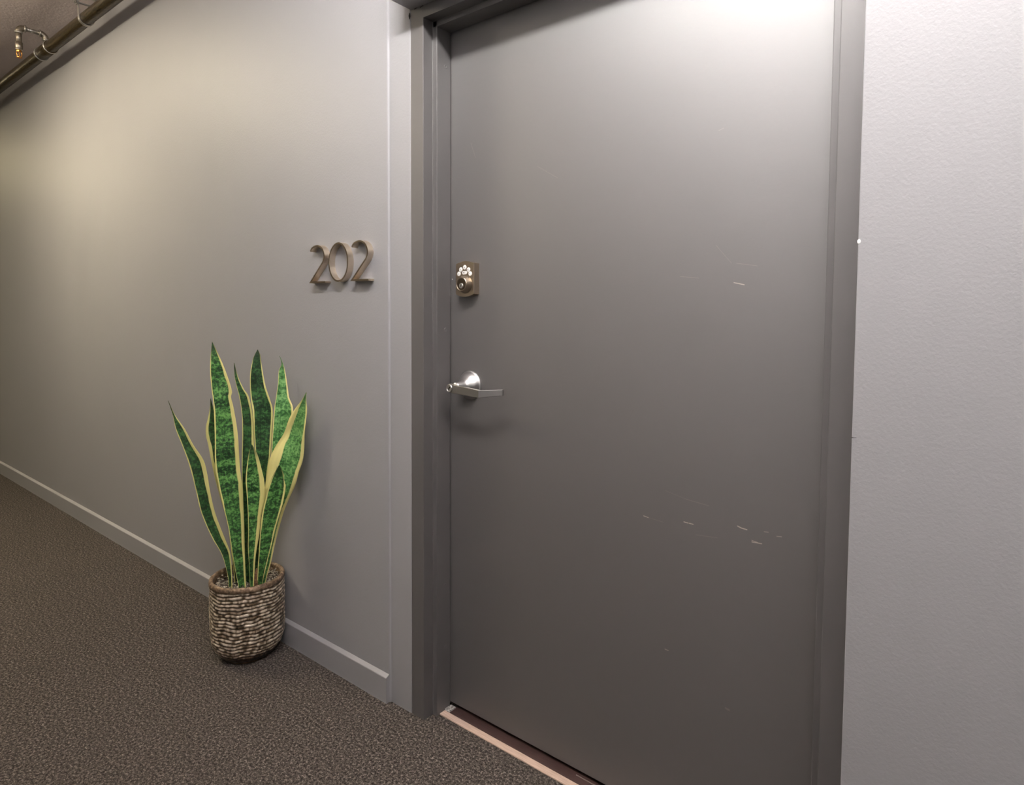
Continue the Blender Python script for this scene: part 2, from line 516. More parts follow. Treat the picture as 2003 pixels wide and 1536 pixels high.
for k in range(K):
    a = 2 * math.pi * k / K
    poly.append((-1.2450 + 0.0050 * math.cos(a) + (0.0042 if math.cos(a) > 0 else -0.0042), 1.3300 + 0.0050 * math.sin(a)))
prism(bm, poly, 'y', 0.0770, 0.0750)
g = bmesh.ops.create_cube(bm, size=1.0, matrix=Matrix.Translation((-1.2472, 0.0749, 1.3298)) @ Matrix.Rotation(0.785, 4, 'Y') @ Matrix.Diagonal((0.0028, 0.0008, 0.0028, 1)))
for f in {f for v in g['verts'] for f in v.link_faces}: f.material_index = 1
dobj('lock_button', bm, [M['button'], M['print']], lock, pivot=(-1.2450, 0.0765, 1.33))
CX, CZ = -1.2435, 1.2965
bm = bmesh.new()
lathe(bm, [(0.0262, -0.001), (0.0262, 0.002), (0.0225, 0.010), (0.0205, 0.0165), (0.0196, 0.0175), (0.0178, 0.0175), (0.0170, 0.0160)], (CX, 0.0765, CZ), 'y-', 48)
dobj('cylinder_collar', bm, M['bronze'], lock, smooth=True, pivot=(CX, 0.0765, CZ))
bm = bmesh.new()
lathe(bm, [(0.0172, 0.0), (0.0172, 0.0155), (0.0165, 0.0162), (0.001, 0.0164)], (CX, 0.0765, CZ), 'y-', 40)
dobj('cylinder_face', bm, M['bronze_dark'], lock, smooth=False, pivot=(CX, 0.0765, CZ))
bm = bmesh.new()
lathe(bm, [(0.0074, 0.015), (0.0074, 0.0182), (0.0066, 0.0190), (0.0003, 0.0190)], (CX + 0.0005, 0.0765, CZ - 0.0045), 'y-', 28)
g = bmesh.ops.create_cube(bm, size=1.0, matrix=Matrix.Translation((CX + 0.0005, 0.0765 - 0.0191, CZ - 0.0045)) @ Matrix.Rotation(0.5, 4, 'Y') @ Matrix.Diagonal((0.0018, 0.0008, 0.0085, 1)))
for f in {f for v in g['verts'] for f in v.link_faces}: f.material_index = 1
dobj('keyhole', bm, [M['nickel'], M['key_dark']], lock, pivot=(CX, 0.0765, CZ))

# lever handle
RX, RZ = -1.2420, 1.0035
bm = bmesh.new()
lathe(bm, [(0.0430, 0.0), (0.0430, 0.0030), (0.0418, 0.0050), (0.0400, 0.0056), (0.0392, 0.0068), (0.0372, 0.0105), (0.0330, 0.0165), (0.0270, 0.0225), (0.0205, 0.0270), (0.0165, 0.0305),
           (0.0142, 0.0360), (0.0135, 0.0440), (0.0135, 0.0600), (0.0120, 0.0640)], (RX, 0.0985, RZ), 'y-', 64)
lever = dobj('lever_handle', bm, M['nickel'], smooth=True, pivot=(RX, 0.0985, RZ))
lever['label'] = 'satin nickel lever handle on a domed rose'
bm = bmesh.new()
# plan of the lever blade: near end over the neck, bend, tip turned back to the door; (x, y, z centre, half height, thickness)
ST = [(-1.2690, 0.0325, 0.9990, 0.0100, 0.012), (-1.2660, 0.0310, 0.9989, 0.0126, 0.013), (-1.1435, 0.0222, 0.9930, 0.0106, 0.0085), (-1.0810, 0.0500, 0.9993, 0.0082, 0.005)]
rows = []
for (x, y, z, hh, th) in ST:
    rows.append([bm.verts.new((x, y, z + hh)), bm.verts.new((x, y, z - hh)), bm.verts.new((x + 0.001, y + th, z - hh)), bm.verts.new((x + 0.001, y + th, z + hh))])
for i in range(len(rows) - 1):
    for k in range(4):
        bm.faces.new((rows[i][k], rows[i][(k + 1) % 4], rows[i + 1][(k + 1) % 4], rows[i + 1][k]))
bm.faces.new(rows[0]); bm.faces.new(rows[-1])
bmesh.ops.recalc_face_normals(bm, faces=bm.faces)
sharp = [e for e in bm.edges if len(e.link_faces) == 2 and e.calc_face_angle(0) > 0.35]
bmesh.ops.bevel(bm, geom=sharp, offset=0.0011, segments=2, profile=0.5, affect='EDGES')
dobj('lever_blade', bm, M['nickel_blade'], lever, pivot=(RX, 0.03, RZ))
bm = bmesh.new()
lathe(bm, [(0.0118, -0.008), (0.0118, 0.0010), (0.0108, 0.0022), (0.0090, 0.0022), (0.0082, 0.0008), (0.0002, 0.0006)], (-1.2610, 0.0300, 0.9988), 'y-', 32)
g = bmesh.ops.create_cube(bm, size=1.0, matrix=Matrix.Translation((-1.2610, 0.0292, 0.9992)) @ Matrix.Rotation(0.6, 4, 'Y') @ Matrix.Diagonal((0.0032, 0.0012, 0.0105, 1)))
for f in {f for v in g['verts'] for f in v.link_faces}: f.material_index = 1
dobj('key_cylinder', bm, [M['nickel'], M['key_dark']], lever, pivot=(-1.2610, 0.03, 0.9988))
# paint chip by the lock
bm = bmesh.new()
for dx, dz, r in ((0, 0, .0016), (.0022, -.0012, .0011), (-.0004, .0026, .0009)):
    bmesh.ops.create_icosphere(bm, subdivisions=1, radius=r, matrix=Matrix.Translation((-1.3165 + dx, 0.0985, 1.3140 + dz)) @ Matrix.Diagonal((1, 0.3, 1, 1)))
dobj('paint_chip', bm, M['plaster'])

# ------------------------------------------------------------------ threshold
thr = tag(empty('trim_2', (-0.80, 0.07, 0.0)), 'worn threshold with a pale wood strip under the door', kind='structure')
TX = Vector((-0.80, 0.07, 0.0))


def tobj(name, bm, mat):
    for v in bm.verts: v.co -= TX
    return obj(name, bm, mat, thr)


bm = bmesh.new(); box(bm, -1.3200, -0.2850, 0.0500, 0.0715, 0.0, 0.0050, bevel=0.0015)
tobj('wood_strip', bm, M['wood'])
bm = bmesh.new(); box(bm, -1.2990, -0.2850, 0.0715, 0.1600, 0.0, 0.0060, bevel=0.0012)
tobj('saddle', bm, M['saddle'])
bm = bmesh.new(); box(bm, -1.3205, -1.2990, 0.0716, 0.1000, 0.0, 0.0090, bevel=0.002)
tobj('metal_plate', bm, M['scuffed'])
bm = bmesh.new(); box(bm, -0.8600, -0.2850, 0.0925, 0.0945, 0.0058, 0.0078, bevel=0.0005)
tobj('metal_edge', bm, M['steel'])

# ------------------------------------------------------------------ number 202
def ribbon(bm, pts, y0, y1, hw, closed):
    """thin upright ribbon following (x, z) points, hw = half stroke width"""
    pts = [Vector(p) for p in pts]
    n = len(pts)
    rows = []
    for i, p in enumerate(pts):
        a = pts[(i - 1) % n] if (closed or i > 0) else p
        b = pts[(i + 1) % n] if (closed or i < n - 1) else p
        t1 = (p - a).normalized() if (p - a).length > 1e-9 else (b - p).normalized()
        t2 = (b - p).normalized() if (b - p).length > 1e-9 else t1
        n1, n2 = Vector((-t1.y, t1.x)), Vector((-t2.y, t2.x))
        nn = (n1 + n2).normalized()
        k = hw / max(0.35, nn.dot(n1))
        L, R = p + nn * k, p - nn * k
        rows.append([bm.verts.new((L.x, y0, L.y)), bm.verts.new((R.x, y0, R.y)), bm.verts.new((R.x, y1, R.y)), bm.verts.new((L.x, y1, L.y))])
    for i in range(n if closed else n - 1):
        j = (i + 1) % n
        for k in range(4):
            bm.faces.new((rows[i][k], rows[i][(k + 1) % 4], rows[j][(k + 1) % 4], rows[j][k]))
    if not closed:
        bm.faces.new(rows[0]); bm.faces.new(rows[-1])


def smooth_curve(P, k=6):
    P = [Vector(p) for p in P]
    out = []
    for i in range(len(P) - 1):
        p0, p1, p2, p3 = P[max(i - 1, 0)], P[i], P[i + 1], P[min(i + 2, len(P) - 1)]
        for s in range(k):
            t = s / k
            out.append(0.5 * ((2 * p1) + (p2 - p0) * t + (2 * p0 - 5 * p1 + 4 * p2 - p3) * t * t + (3 * p1 - p0 - 3 * p2 + p3) * t ** 3))
    out.append(P[-1])
    return out


Y_NF, Y_NB = -0.0255, -0.004
TWO = smooth_curve([(-0.0395, 0.1035), (-0.0290, 0.1145), (-0.0010, 0.1200), (0.0235, 0.1110), (0.0350, 0.0940), (0.0362, 0.0790), (0.0290, 0.0650)])
TWO += [Vector((-0.0415, 0.0005)), Vector((0.0410, 0.0000))]
ZERO = [(0.0490 * math.sin(2 * math.pi * k / 56), 0.0602 * math.cos(2 * math.pi * k / 56)) for k in range(56)]
for ch, cx, cz, lab in ((TWO, -1.8140, 1.3125, 'bronze house number 2, left of the 0'),
                        (ZERO, -1.7020, 1.3738, 'bronze oval house number 0 between two figures'),
                        (TWO, -1.5918, 1.3140, 'bronze house number 2 nearest the door frame')):
    bm = bmesh.new()
    ribbon(bm, ch, Y_NF - 0.5 * (Y_NF + Y_NB), Y_NB - 0.5 * (Y_NF + Y_NB), 0.0028, ch is ZERO)
    bmesh.ops.recalc_face_normals(bm, faces=bm.faces)
    for f in bm.faces:
        if abs(f.normal.y) > 0.9: f.material_index = 1
    o = obj('house_number', bm, [M['brass_number'], M['number_face']], None, loc=(cx, 0.5 * (Y_NF + Y_NB), cz))
    tag(o, lab, 'number', 'figures of the door number')

# ------------------------------------------------------------------ snake plant in a woven pot
PP = Vector((-2.098, -0.131, 0.0))
pot = tag(empty('potted_plant', PP), 'tall variegated snake plant in a ribbed champagne pot by the baseboard', 'plant')


def wob(a, z, s):
    return noise.noise(Vector((math.cos(a) * s, math.sin(a) * s, z * 38)))


def pot_r(z):
    """outer radius of the pot body at height z"""
    if z < 0.085:
        q = (0.085 - z) / 0.085
        return 0.1215 - 0.040 * q ** 1.9
    return 0.1215 + 0.0015 * math.sin((z - 0.085) / 0.2 * math.pi)


bm = bmesh.new()
ridge = bm.verts.layers.float.new('ridge')
NA, NZ = 220, 150
Z0, Z1 = 0.012, 0.268
ROWS = 21
grid = []
for j in range(NZ + 1):
    z = Z0 + (Z1 - Z0) * j / NZ
    ring = []
    for i in range(NA):
        a = 2 * math.pi * i / NA
        ph = (z - Z0) / (Z1 - Z0) * ROWS + 0.55 * wob(a, z * 0.25, 2.2) + 0.25 * wob(a, z, 5.0)
        cid = math.floor(ph)
        e = abs(math.sin(math.pi * (ph - cid))) ** 0.6
        strand = 0.80 + 0.55 * noise.noise(Vector((math.cos(a) * 11, math.sin(a) * 11, cid * 5.3))) + 0.25 * noise.noise(Vector((math.cos(a) * 30, math.sin(a) * 30, cid * 7.7)))
        lump = 0.9 + 0.4 * noise.noise(Vector((math.cos(a) * 9, math.sin(a) * 9, cid * 3.1)))
        h = e * strand * lump
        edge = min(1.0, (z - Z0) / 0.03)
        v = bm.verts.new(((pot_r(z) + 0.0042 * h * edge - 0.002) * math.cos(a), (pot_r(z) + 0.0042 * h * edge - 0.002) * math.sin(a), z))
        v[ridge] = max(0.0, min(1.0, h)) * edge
        ring.append(v)
    grid.append(ring)
for j in range(NZ):
    for i in range(NA):
        bm.faces.new((grid[j][i], grid[j][(i + 1) % NA], grid[j + 1][(i + 1) % NA], grid[j + 1][i]))
bm.faces.new(grid[0])
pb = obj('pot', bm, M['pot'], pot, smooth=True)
bm = bmesh.new()
prof = [(0.1185, 0.262), (0.1240, 0.265), (0.1248, 0.273), (0.1235, 0.281), (0.1190, 0.2845), (0.1130, 0.2830), (0.1095, 0.2770), (0.1085, 0.262), (0.1085, 0.205)]
rings = []
for r, h in prof:
    rings.append([bm.verts.new(((r + 0.0012 * noise.noise(Vector((math.cos(k * math.pi / 40) * 7, math.sin(k * math.pi / 40) * 7, h * 40)))) * math.cos(k * math.pi / 40),
                                (r + 0.0012 * noise.noise(Vector((math.cos(k * math.pi / 40) * 7, math.sin(k * math.pi / 40) * 7, h * 40)))) * math.sin(k * math.pi / 40), h + 0.001 * noise.noise(Vector((k * 0.4, h, 3))))) for k in range(80)])
for i in range(len(rings) - 1):
    for k in range(80):
        bm.faces.new((rings[i][k], rings[i][(k + 1) % 80], rings[i + 1][(k + 1) % 80], rings[i + 1][k]))
obj('rim', bm, M['pot_rim'], pot, smooth=True)['label'] = 'plain brown rim of the pot'
bm = bmesh.new()
lathe(bm, [(0.076, 0.0), (0.0785, 0.002), (0.0800, 0.008), (0.0790, 0.013), (0.070, 0.013)], (0, 0, 0), 'z', 64)
obj('foot_ring', bm, M['pot_rim'], pot, smooth=True)

# mulch: a bumpy bed with loose pale chips
bm = bmesh.new()
NR, NK = 14, 56
cen = bm.verts.new((0, 0, 0.243))
prev = None
for i in range(1, NR + 1):
    r = 0.1088 * i / NR
    ring = [bm.verts.new((r * math.cos(2 * math.pi * k / NK), r * math.sin(2 * math.pi * k / NK), 0.240 + 0.016 * (i / NR) ** 2 + 0.007 * noise.noise(Vector((r * math.cos(2 * math.pi * k / NK) * 60, r * math.sin(2 * math.pi * k / NK) * 60, 1.0))))) for k in range(NK)]
    for k in range(NK):
        if prev is None: bm.faces.new((cen, ring[k], ring[(k + 1) % NK]))
        else: bm.faces.new((prev[k], ring[k], ring[(k + 1) % NK], prev[(k + 1) % NK]))
    prev = ring
obj('soil', bm, M['soil'], pot, smooth=True)
bm = bmesh.new()
for q in range(520):
    r = 0.104 * math.sqrt(random.random()); a = random.random() * 2 * math.pi
    zz = 0.246 + 0.016 * (r / 0.1088) ** 2 + random.uniform(-0.002, 0.006) + (0.012 * random.random() if r > 0.085 else 0)
    mtx = Matrix.Translation((r * math.cos(a), r * math.sin(a), zz)) @ Matrix.Rotation(random.random() * 6.3, 4, 'Z') @ Matrix.Rotation(random.uniform(-0.9, 0.9), 4, 'X') @ Matrix.Diagonal((random.uniform(0.004, 0.011), random.uniform(0.002, 0.004), random.uniform(0.001, 0.003), 1))
    bmesh.ops.create_cube(bm, size=1.0, matrix=mtx)
tag(obj('bark_chips', bm, M['chips'], pot), kind='stuff')

# leaves: edge rows in metres from the pot's base (left edge xyz, right edge xyz), tip first
LEAVES = {
    'L1': [(-.1124,-.2082,.9143,-.1117,-.2069,.9142),(-.106,-.1964,.8635,-.1024,-.1897,.8631),(-.1021,-.1891,.8162,-.089,-.1648,.8143),(-.0938,-.1738,.761,-.0769,-.1425,.7582),(-.0862,-.1596,.7088,-.0632,-.117,.7046),(-.08,-.1481,.6548,-.0576,-.1067,.6503),(-.0752,-.1393,.6008,-.0542,-.1005,.596),(-.0676,-.1252,.5208,-.0473,-.0875,.5155),(-.0532,-.0985,.4326,-.0341,-.0631,.4271),(-.0384,-.0711,.3667,-.0253,-.0468,.3627),(-.0297,-.055,.282,-.0235,-.0435,.2798)],
    'L9': [(-.083,-.0801,.9104,-.0822,-.0786,.9104),(-.0842,-.0828,.8748,-.0781,-.0715,.8741),(-.0866,-.0875,.8448,-.0735,-.0634,.8431),(-.0896,-.0937,.8148,-.069,-.0554,.8119),(-.0897,-.0942,.7826,-.0659,-.0502,.779),(-.0867,-.0891,.7499,-.0629,-.045,.746),(-.0837,-.0841,.7135,-.0614,-.0427,.7095),(-.0739,-.0674,.6033,-.0568,-.0358,.5996),(-.0584,-.0408,.4722,-.0474,-.0205,.4693),(-.0521,-.031,.3605,-.0426,-.0135,.3576),(-.047,-.024,.2669,-.0375,-.0063,.2637)],
    'L2': [(-.0387,-.0928,1.11,-.038,-.0914,1.11),(-.0402,-.0963,1.07,-.0293,-.0761,1.069),(-.0412,-.0994,1.013,-.0186,-.0576,1.011),(-.0389,-.0965,.946,-.009,-.0411,.9433),(-.0374,-.0941,.9213,-.0101,-.0436,.9186),(-.0358,-.092,.8844,-.0062,-.0372,.8809),(-.0341,-.0909,.7963,.0002,-.0273,.7912),(-.0331,-.0915,.685,.0036,-.0235,.678),(-.0277,-.0831,.6114,.0077,-.0176,.6036),(-.0206,-.0717,.5404,.0095,-.016,.533),(-.0135,-.0602,.4689,.0105,-.0158,.4624),(-.0085,-.053,.3977,.0116,-.0156,.3916),(-.001,-.042,.3018,.0138,-.0145,.2969),(.0034,-.0358,.2554,.0151,-.0141,.2513)],
    'L3': [(-.0333,-.0196,1.034,-.0325,-.0181,1.034),(-.0325,-.018,.9841,-.027,-.0079,.9837),(-.0289,-.0113,.9424,-.0187,.0075,.9415),(-.0259,-.0059,.9133,-.011,.0218,.9118),(-.0224,.0006,.8514,-.0058,.0313,.8493),(-.0221,.0012,.7805,-.0039,.0349,.7777),(-.0235,-.0014,.6896,-.0052,.0324,.6862),(-.0234,-.0013,.5798,-.0075,.0282,.5762),(-.0219,.0015,.4506,-.0099,.0237,.4473),(-.0212,.0029,.3208,-.0116,.0207,.3177),(-.02,.0051,.2553,-.0128,.0184,.2528)],
    'L4': [(.0119,.0431,1.08,.0127,.0446,1.08),(.0076,.0347,1.062,.0163,.0509,1.062),(.0045,.0286,1.044,.0176,.0528,1.044),(.001,.0212,.9978,.0209,.058,.9964),(.0008,.0197,.9492,.0254,.0654,.947),(.0025,.0218,.9003,.0328,.078,.8971),(.005,.0256,.8621,.037,.0849,.8582),(.0076,.0287,.7838,.0356,.0807,.7796),(.0094,.0303,.7071,.0335,.0749,.7029),(.0112,.032,.6339,.0289,.0647,.6303),(.0102,.0269,.5062,.0254,.0551,.5024),(.0078,.0183,.3604,.0206,.042,.3565),(.0064,.0118,.2603,.0176,.0325,.2565)],
    'L5': [(.0806,.0862,1.058,.0814,.0877,1.058),(.083,.0923,1.032,.0855,.0967,1.032),(.0777,.0843,1.004,.0882,.1036,1.003),(.0751,.0823,.9585,.0915,.109,.9574),(.0708,.0774,.9134,.1034,.109,.913),(.0672,.0731,.8773,.1283,.109,.8792),(.0636,.0705,.8173,.1207,.109,.8187),(.0587,.0665,.7445,.1,.109,.7433),(.0515,.0597,.6534,.075,.1031,.6487),(.0419,.0501,.5438,.0596,.0829,.5395),(.028,.0364,.397,.0409,.0603,.3932),(.0128,.0236,.2581,.0224,.0415,.2548)],
    'L6': [(.2403,.086,.9432,.2433,.086,.9435),(.2082,.086,.9091,.2442,.086,.9125),(.1833,.086,.8856,.2454,.086,.8919),(.1452,.086,.8444,.2432,.086,.8553),(.1058,.086,.7876,.2394,.086,.8045),(.0899,.0655,.7436,.2326,.086,.76),(.0783,.0484,.6925,.2196,.086,.7073),(.0738,.0428,.6585,.2007,.086,.6708),(.068,.0359,.6137,.1783,.086,.6226),(.0634,.032,.5612,.1331,.086,.5621),(.0575,.0268,.4977,.0887,.0846,.4896),(.0501,.022,.4063,.0741,.0664,.3993),(.0448,.0201,.3324,.0632,.0541,.3265),(.0385,.0188,.2613,.0505,.0409,.2572)],
    'L7': [(.0711,-.0156,.7596,.0719,-.0142,.7595),(.0675,-.0212,.7424,.0759,-.0055,.7409),(.0638,-.026,.7145,.0799,.0039,.7115),(.06,-.0301,.674,.0831,.0128,.6695),(.0573,-.032,.6333,.0855,.0202,.6273),(.0572,-.0282,.5775,.0843,.022,.5711),(.0562,-.025,.5124,.0764,.0123,.5072),(.0539,-.0238,.4454,.0706,.0071,.4407),(.0517,-.0242,.4038,.0657,.0017,.3996),(.0507,-.0208,.3467,.0601,-.0036,.3437),(.0478,-.0167,.2668,.054,-.0052,.2646)],
    'L8': [(.1245,.0517,.6829,.1269,.056,.6825),(.1113,.034,.6432,.131,.0705,.6391),(.1034,.0248,.6116,.1359,.071,.6075),(.094,.0162,.56,.1224,.0688,.5532),(.0854,.0091,.5099,.1121,.0587,.503),(.0787,.0065,.4571,.1016,.0487,.4507),(.0727,.0054,.4038,.0915,.0403,.3981),(.065,.0049,.3369,.0783,.0297,.3325),(.0544,.006,.2609,.0623,.0206,.2581)],
}
# name: (material, left margin, right margin as shares of the width, channel depth, twist bulge)
LP_ = {'L1': (LEAF_B, 0.07, 0.26, 0.22), 'L9': (LEAF_B, 0.20, 0.10, 0.15), 'L2': (LEAF_A, 0.05, 0.17, 0.20), 'L3': (LEAF_B, 0.06, 0.20, 0.22), 'L4': (LEAF_B, 0.06, 0.10, 0.18),
       'L5': (LEAF_C, 0.04, 0.13, 0.18), 'L6': (LEAF_C, 0.27, 0.13, 0.16), 'L7': (LEAF_A, 0.05, 0.28, 0.20), 'L8': (LEAF_A, 0.08, 0.10, 0.18)}
VIEW = Vector((-0.87989, 0.47517, 0.0))


def crom(p0, p1, p2, p3, t):
    return 0.5 * ((2 * p1) + (p2 - p0) * t + (2 * p0 - 5 * p1 + 4 * p2 - p3) * t * t + (3 * p1 - p0 - 3 * p2 + p3) * t ** 3)


def make_leaf(key):
    mat, ml, mr, ch = LP_[key]
    rows = [(Vector(r[:3]), Vector(r[3:])) for r in LEAVES[key]]
    # run the blade down into the mulch
    l, r = rows[-1]
    rows.append((Vector((l.x, l.y, 0.225)), Vector((r.x, r.y, 0.225))))
    pts = []
    n = len(rows)
    for i in range(n - 1):
        a = [rows[max(i - 1, 0)], rows[i], rows[i + 1], rows[min(i + 2, n - 1)]]
        for s in range(4):
            pts.append(tuple(crom(a[0][e], a[1][e], a[2][e], a[3][e], s / 4) for e in (0, 1)))
    pts.append(rows[-1])
    cols = [0.0, ml * 0.5, ml, ml + (1 - ml - mr) * 0.25, ml + (1 - ml - mr) * 0.5, ml + (1 - ml - mr) * 0.75, 1 - mr, 1 - mr * 0.5, 1.0]
    us = [0.0, 0.06, 0.12, 0.31, 0.5, 0.69, 0.88, 0.94, 1.0]
    bm = bmesh.new()
    uvl = bm.loops.layers.uv.new('UVMap')
    front, back, vv = [], [], []
    ln = 0.0
    pm = None
    for i, (l, r) in enumerate(pts):
        mid = (l + r) / 2
        if pm is not None: ln += (mid - pm).length
        pm = mid
        wdt = (r - l).length
        across = (r - l).normalized() if wdt > 1e-6 else Vector((0.475, 0.88, 0))
        up = Vector((0, 0, 1))
        nrm = across.cross(up).normalized()
        if nrm.dot(VIEW) > 0: nrm = -nrm          # towards the corridor
        fr_, bk_ = [], []
        for c in cols:
            q = (2 * c - 1)
            # shallow channel: the middle lies back, the edges come forward and ripple a little
            off = ch * wdt * 0.5 * (q * q - 0.6) + 0.0022 * math.sin(ln * 38 + q * 1.7) * abs(q) * min(1, wdt / 0.03)
            p = l.lerp(r, c) + nrm * off
            th = 0.0014 * (1.2 - q * q)
            fr_.append(bm.verts.new(p + nrm * th)); bk_.append(bm.verts.new(p - nrm * th))
        front.append(fr_); back.append(bk_); vv.append(ln)
    m_ = len(cols)

    def face(vs, uvs):
        f = bm.faces.new(vs)
        for lp, uv in zip(f.loops, uvs): lp[uvl].uv = uv
        f.smooth = True
    for i in range(len(pts) - 1):
        for k in range(m_ - 1):
            uvs = [(us[k], vv[i]), (us[k + 1], vv[i]), (us[k + 1], vv[i + 1]), (us[k], vv[i + 1])]
            face((front[i][k], front[i][k + 1], front[i + 1][k + 1], front[i + 1][k]), uvs)
            face((back[i][k], back[i + 1][k], back[i + 1][k + 1], back[i][k + 1]), [uvs[0], uvs[3], uvs[2], uvs[1]])
        for k in (0, m_ - 1):
            face((front[i][k], front[i + 1][k], back[i + 1][k], back[i][k]), [(us[k], vv[i]), (us[k], vv[i + 1]), (us[k], vv[i + 1]), (us[k], vv[i])])
    o = obj('leaf', bm, mat, pot)
    for p in o.data.polygons: p.use_smooth = True
    return o


for key in LEAVES: make_leaf(key)
bm = bmesh.new()
tube(bm, [(0.046, 0.0, 0.225), (0.048, 0.003, 0.26), (0.050, 0.006, 0.29), (0.052, 0.007, 0.315)], [0.010, 0.0105, 0.009, 0.003], 14)
obj('rhizome', bm, M['rhizome'], pot, smooth=True)['label'] = 'short brown dried stem between the leaves'

# ------------------------------------------------------------------ sprinkler pipe
PY, PZ, PR = -0.10, 2.634, 0.0292
pipe = tag(empty('sprinkler_pipe', (-4.2, PY, PZ)), 'dark iron sprinkler pipe running along the wall under the ceiling', 'pipe')
PO = Vector((-4.2, PY, PZ))


def pobj(name, bm, mat, smooth=True, parent=pipe):
    for v in bm.verts: v.co -= PO
    return obj(name, bm, mat, parent, smooth=smooth)


bm = bmesh.new(); tube(bm, [(-12.0, PY, PZ), (-6, PY, PZ), (-4.2, PY, PZ), (-3.2, PY, PZ), (-2.42, PY, PZ), (-2.38, PY, PZ + 0.012), (-2.355, PY, PZ + 0.04), (-2.35, PY, PZ + 0.08), (-2.35, PY, CEIL)], PR, 40)
pobj('main_pipe', bm, M['pipe'])
bm = bmesh.new(); tube(bm, [(-4.285, PY, PZ), (-4.283, PY, PZ), (-4.128, PY, PZ), (-4.126, PY, PZ)], [PR, PR + 0.0035, PR + 0.0035, PR], 40)
pobj('tee_fitting', bm, M['pipe'])
for x in (-4.288, -4.132):
    bm = bmesh.new()
    R_ = PR + 0.0042
    ring = [(x, PY + R_ * math.cos(k * math.pi / 20), PZ + R_ * math.sin(k * math.pi / 20)) for k in range(41)]
    tube(bm, ring, 0.0026, 8, caps=False)
    pobj('fitting_ring', bm, M['steel'])
AX, AZ, AY = -4.205, 2.716, -0.222
def elbow(p, d1, d2, R, k=7):
    """quarter bend: comes in along d1, leaves along d2, corner p"""
    p, d1, d2 = Vector(p), Vector(d1), Vector(d2)
    c = p - d1 * R + d2 * R
    return [c - d2 * R * math.cos(t) + d1 * R * math.sin(t) for t in [math.pi / 2 * i / k for i in range(k + 1)]]
bm = bmesh.new(); tube(bm, [(AX, PY, PZ + 0.02), (AX, PY, AZ - 0.03)], 0.0135, 20)
pobj('riser_nipple', bm, M['steel'])
bm = bmesh.new(); tube(bm, elbow((AX, PY, AZ), (0, 0, 1), (0, -1, 0), 0.028), 0.0150, 20)
e1 = pobj('elbow', bm, M['fitting'])
for c, d in (((AX, PY, AZ - 0.030), (0, 0, 1)), ((AX, PY - 0.028, AZ), (0, -1, 0))):
    bm = bmesh.new(); d = Vector(d); c = Vector(c)
    tube(bm, [c - d * 0.004, c - d * 0.003, c + d * 0.003, c + d * 0.004], [0.015, 0.0178, 0.0178, 0.015], 20)
    pobj('elbow_collar', bm, M['steel'], parent=pipe)
bm = bmesh.new(); tube(bm, [(AX, PY - 0.02, AZ), (AX, AY + 0.02, AZ)], 0.0108, 20)
pobj('branch_pipe', bm, M['steel'])
bm = bmesh.new(); tube(bm, elbow((AX, AY, AZ), (0, -1, 0), (0, 0, -1), 0.026), 0.0158, 20)
pobj('elbow', bm, M['fitting'])
for c, d in (((AX, AY + 0.027, AZ), (0, -1, 0)), ((AX, AY, AZ - 0.027), (0, 0, -1))):
    bm = bmesh.new(); d = Vector(d); c = Vector(c)
    tube(bm, [c - d * 0.005, c - d * 0.004, c + d * 0.004, c + d * 0.005], [0.015, 0.0185, 0.0185, 0.015], 20)
    pobj('elbow_collar', bm, M['steel'])
bm = bmesh.new(); tube(bm, [(AX, AY, AZ - 0.02), (AX, AY, AZ - 0.085)], 0.0132, 20)
pobj('drop_pipe', bm, M['fitting'])
bm = bmesh.new(); tube(bm, [(AX, AY, AZ - 0.078), (AX, AY, AZ - 0.080), (AX, AY, AZ - 0.108), (AX, AY, AZ - 0.112), (AX, AY, AZ - 0.113), (AX, AY, AZ - 0.121), (AX, AY, AZ - 0.122)], [0.0132, 0.0172, 0.0172, 0.015, 0.0168, 0.0168, 0.012], 20)
pobj('reducing_coupling', bm, M['fitting'])
SZ = AZ - 0.122
bm = bmesh.new()
tube(bm, [(AX, AY, SZ + 0.004), (AX, AY, SZ - 0.008)], 0.0125, 6)
for s in (-1, 1):
    tube(bm, [(AX, AY + s * 0.0095, SZ - 0.006), (AX, AY + s * 0.0120, SZ - 0.018), (AX, AY + s * 0.0085, SZ - 0.030), (AX, AY, SZ - 0.038)], 0.0028, 8)
tube(bm, [(AX, AY, SZ - 0.006), (AX, AY, SZ - 0.034)], 0.0022, 8)
tube(bm, [(AX, AY, SZ - 0.036), (AX, AY, SZ - 0.038)], 0.0135, 20)
h_ = pobj('sprinkler_head', bm, M['copper'], smooth=False)
h_['label'] = 'orange brass sprinkler head'

# clevis hanger
HX = -3.60
hang = tag(empty('pipe_hanger', (HX, PY, CEIL)), 'galvanised clevis hanger looped under the dark sprinkler pipe', 'hanger')
HO = Vector((HX, PY, CEIL))
def hobj(name, bm, mat, smooth=False):
    for v in bm.verts: v.co -= HO
    return obj(name, bm, mat, hang, smooth=smooth)
path = [(PY - PR - 0.004, PZ + 0.085)] + [(PY + (PR + 0.0018) * math.cos(a), PZ + (PR + 0.0018) * math.sin(a)) for a in [math.pi + math.pi * k / 16 for k in range(17)]] + [(PY + PR + 0.004, PZ + 0.085)]
bm = bmesh.new()
rows = []
for i, (y, z) in enumerate(path):
    a, b = path[max(i - 1, 0)], path[min(i + 1, len(path) - 1)]
    t_ = Vector((b[0] - a[0], b[1] - a[1])).normalized(); nn_ = Vector((t_.y, -t_.x))
    rows.append([bm.verts.new((HX - 0.010, y, z)), bm.verts.new((HX + 0.010, y, z)), bm.verts.new((HX + 0.010, y + nn_.x * 0.0026, z + nn_.y * 0.0026)), bm.verts.new((HX - 0.010, y + nn_.x * 0.0026, z + nn_.y * 0.0026))])
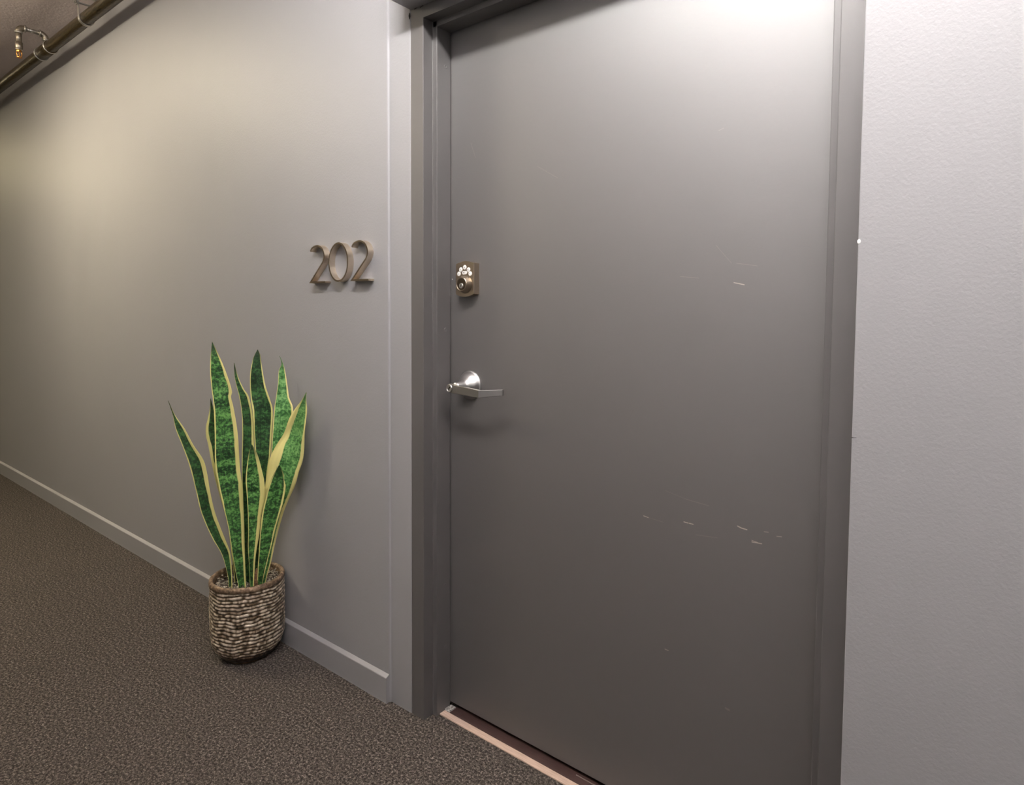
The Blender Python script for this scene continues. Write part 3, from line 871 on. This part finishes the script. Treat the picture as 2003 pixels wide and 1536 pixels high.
for i in range(len(rows) - 1):
    for k in range(4): bm.faces.new((rows[i][k], rows[i][(k + 1) % 4], rows[i + 1][(k + 1) % 4], rows[i + 1][k]))
bm.faces.new(rows[0]); bm.faces.new(rows[-1])
hobj('strap', bm, M['steel'])
bm = bmesh.new()
zt_ = PZ + 0.075
box(bm, HX - 0.012, HX + 0.012, PY - PR - 0.012, PY + PR + 0.012, zt_ + 0.028, zt_ + 0.031)
for s in (-1, 1):
    y_ = PY + s * (PR + 0.0105)
    box(bm, HX - 0.012, HX + 0.012, y_ - 0.0015, y_ + 0.0015, zt_ - 0.02, zt_ + 0.031)
hobj('yoke', bm, M['steel'])
bm = bmesh.new(); tube(bm, [(HX, PY - PR - 0.022, zt_ - 0.008), (HX, PY + PR + 0.022, zt_ - 0.008)], 0.0045, 12)
for s in (-1, 1):
    tube(bm, [(HX, PY + s * (PR + 0.0125), zt_ - 0.008), (HX, PY + s * (PR + 0.0185), zt_ - 0.008)], 0.0085, 6)
hobj('cross_bolt', bm, M['steel'])
bm = bmesh.new(); tube(bm, [(HX, PY, zt_ + 0.015), (HX, PY, CEIL)], 0.0048, 12)
hobj('threaded_rod', bm, M['steel'])

# ------------------------------------------------------------------ ceiling lamps
LAB = ('strip lamp on the ceiling in front of the door', 'warm strip lamp on the ceiling above the carpet beyond the plant', 'warm strip lamp on the ceiling at the far end')
for (lx, ly, ln_, strength, pan, colr), lab in zip(LAMPS, LAB):
    lt = tag(empty('ceiling_lamp', (lx, ly, CEIL)), lab, 'lamp', 'strip lamps of the corridor')
    bm = bmesh.new(); box(bm, -ln_ / 2 - 0.02, ln_ / 2 + 0.02, -0.085, 0.085, -0.022, 0.0, bevel=0.003)
    obj('housing', bm, M['housing'], lt)
    t = NT('lit_side_lens'); t.set(Base_Color=(0.9, 0.9, 0.88), Emission_Color=colr, Emission_Strength=strength)
    for sgn in (-1, 1):
        bm = bmesh.new()
        prism(bm, [(sgn * 0.080, -0.022), (sgn * 0.082, -0.130), (sgn * 0.072, -0.130), (sgn * 0.072, -0.022)], 'x', -ln_ / 2, ln_ / 2)
        obj('side_lens', bm, t.mat, lt)
    t = NT('frosted_pan'); t.set(Base_Color=(0.85, 0.85, 0.84), Emission_Color=colr, Emission_Strength=pan)
    bm = bmesh.new(); box(bm, -ln_ / 2, ln_ / 2, -0.0835, 0.0835, -0.136, -0.130, bevel=0.002)
    obj('bottom_pan', bm, t.mat, lt)
    for sgn in (-1, 1):
        bm = bmesh.new(); box(bm, sgn * ln_ / 2 - 0.004, sgn * ln_ / 2 + 0.004, -0.085, 0.085, -0.136, -0.020, bevel=0.001)
        obj('end_cap', bm, M['housing'], lt)
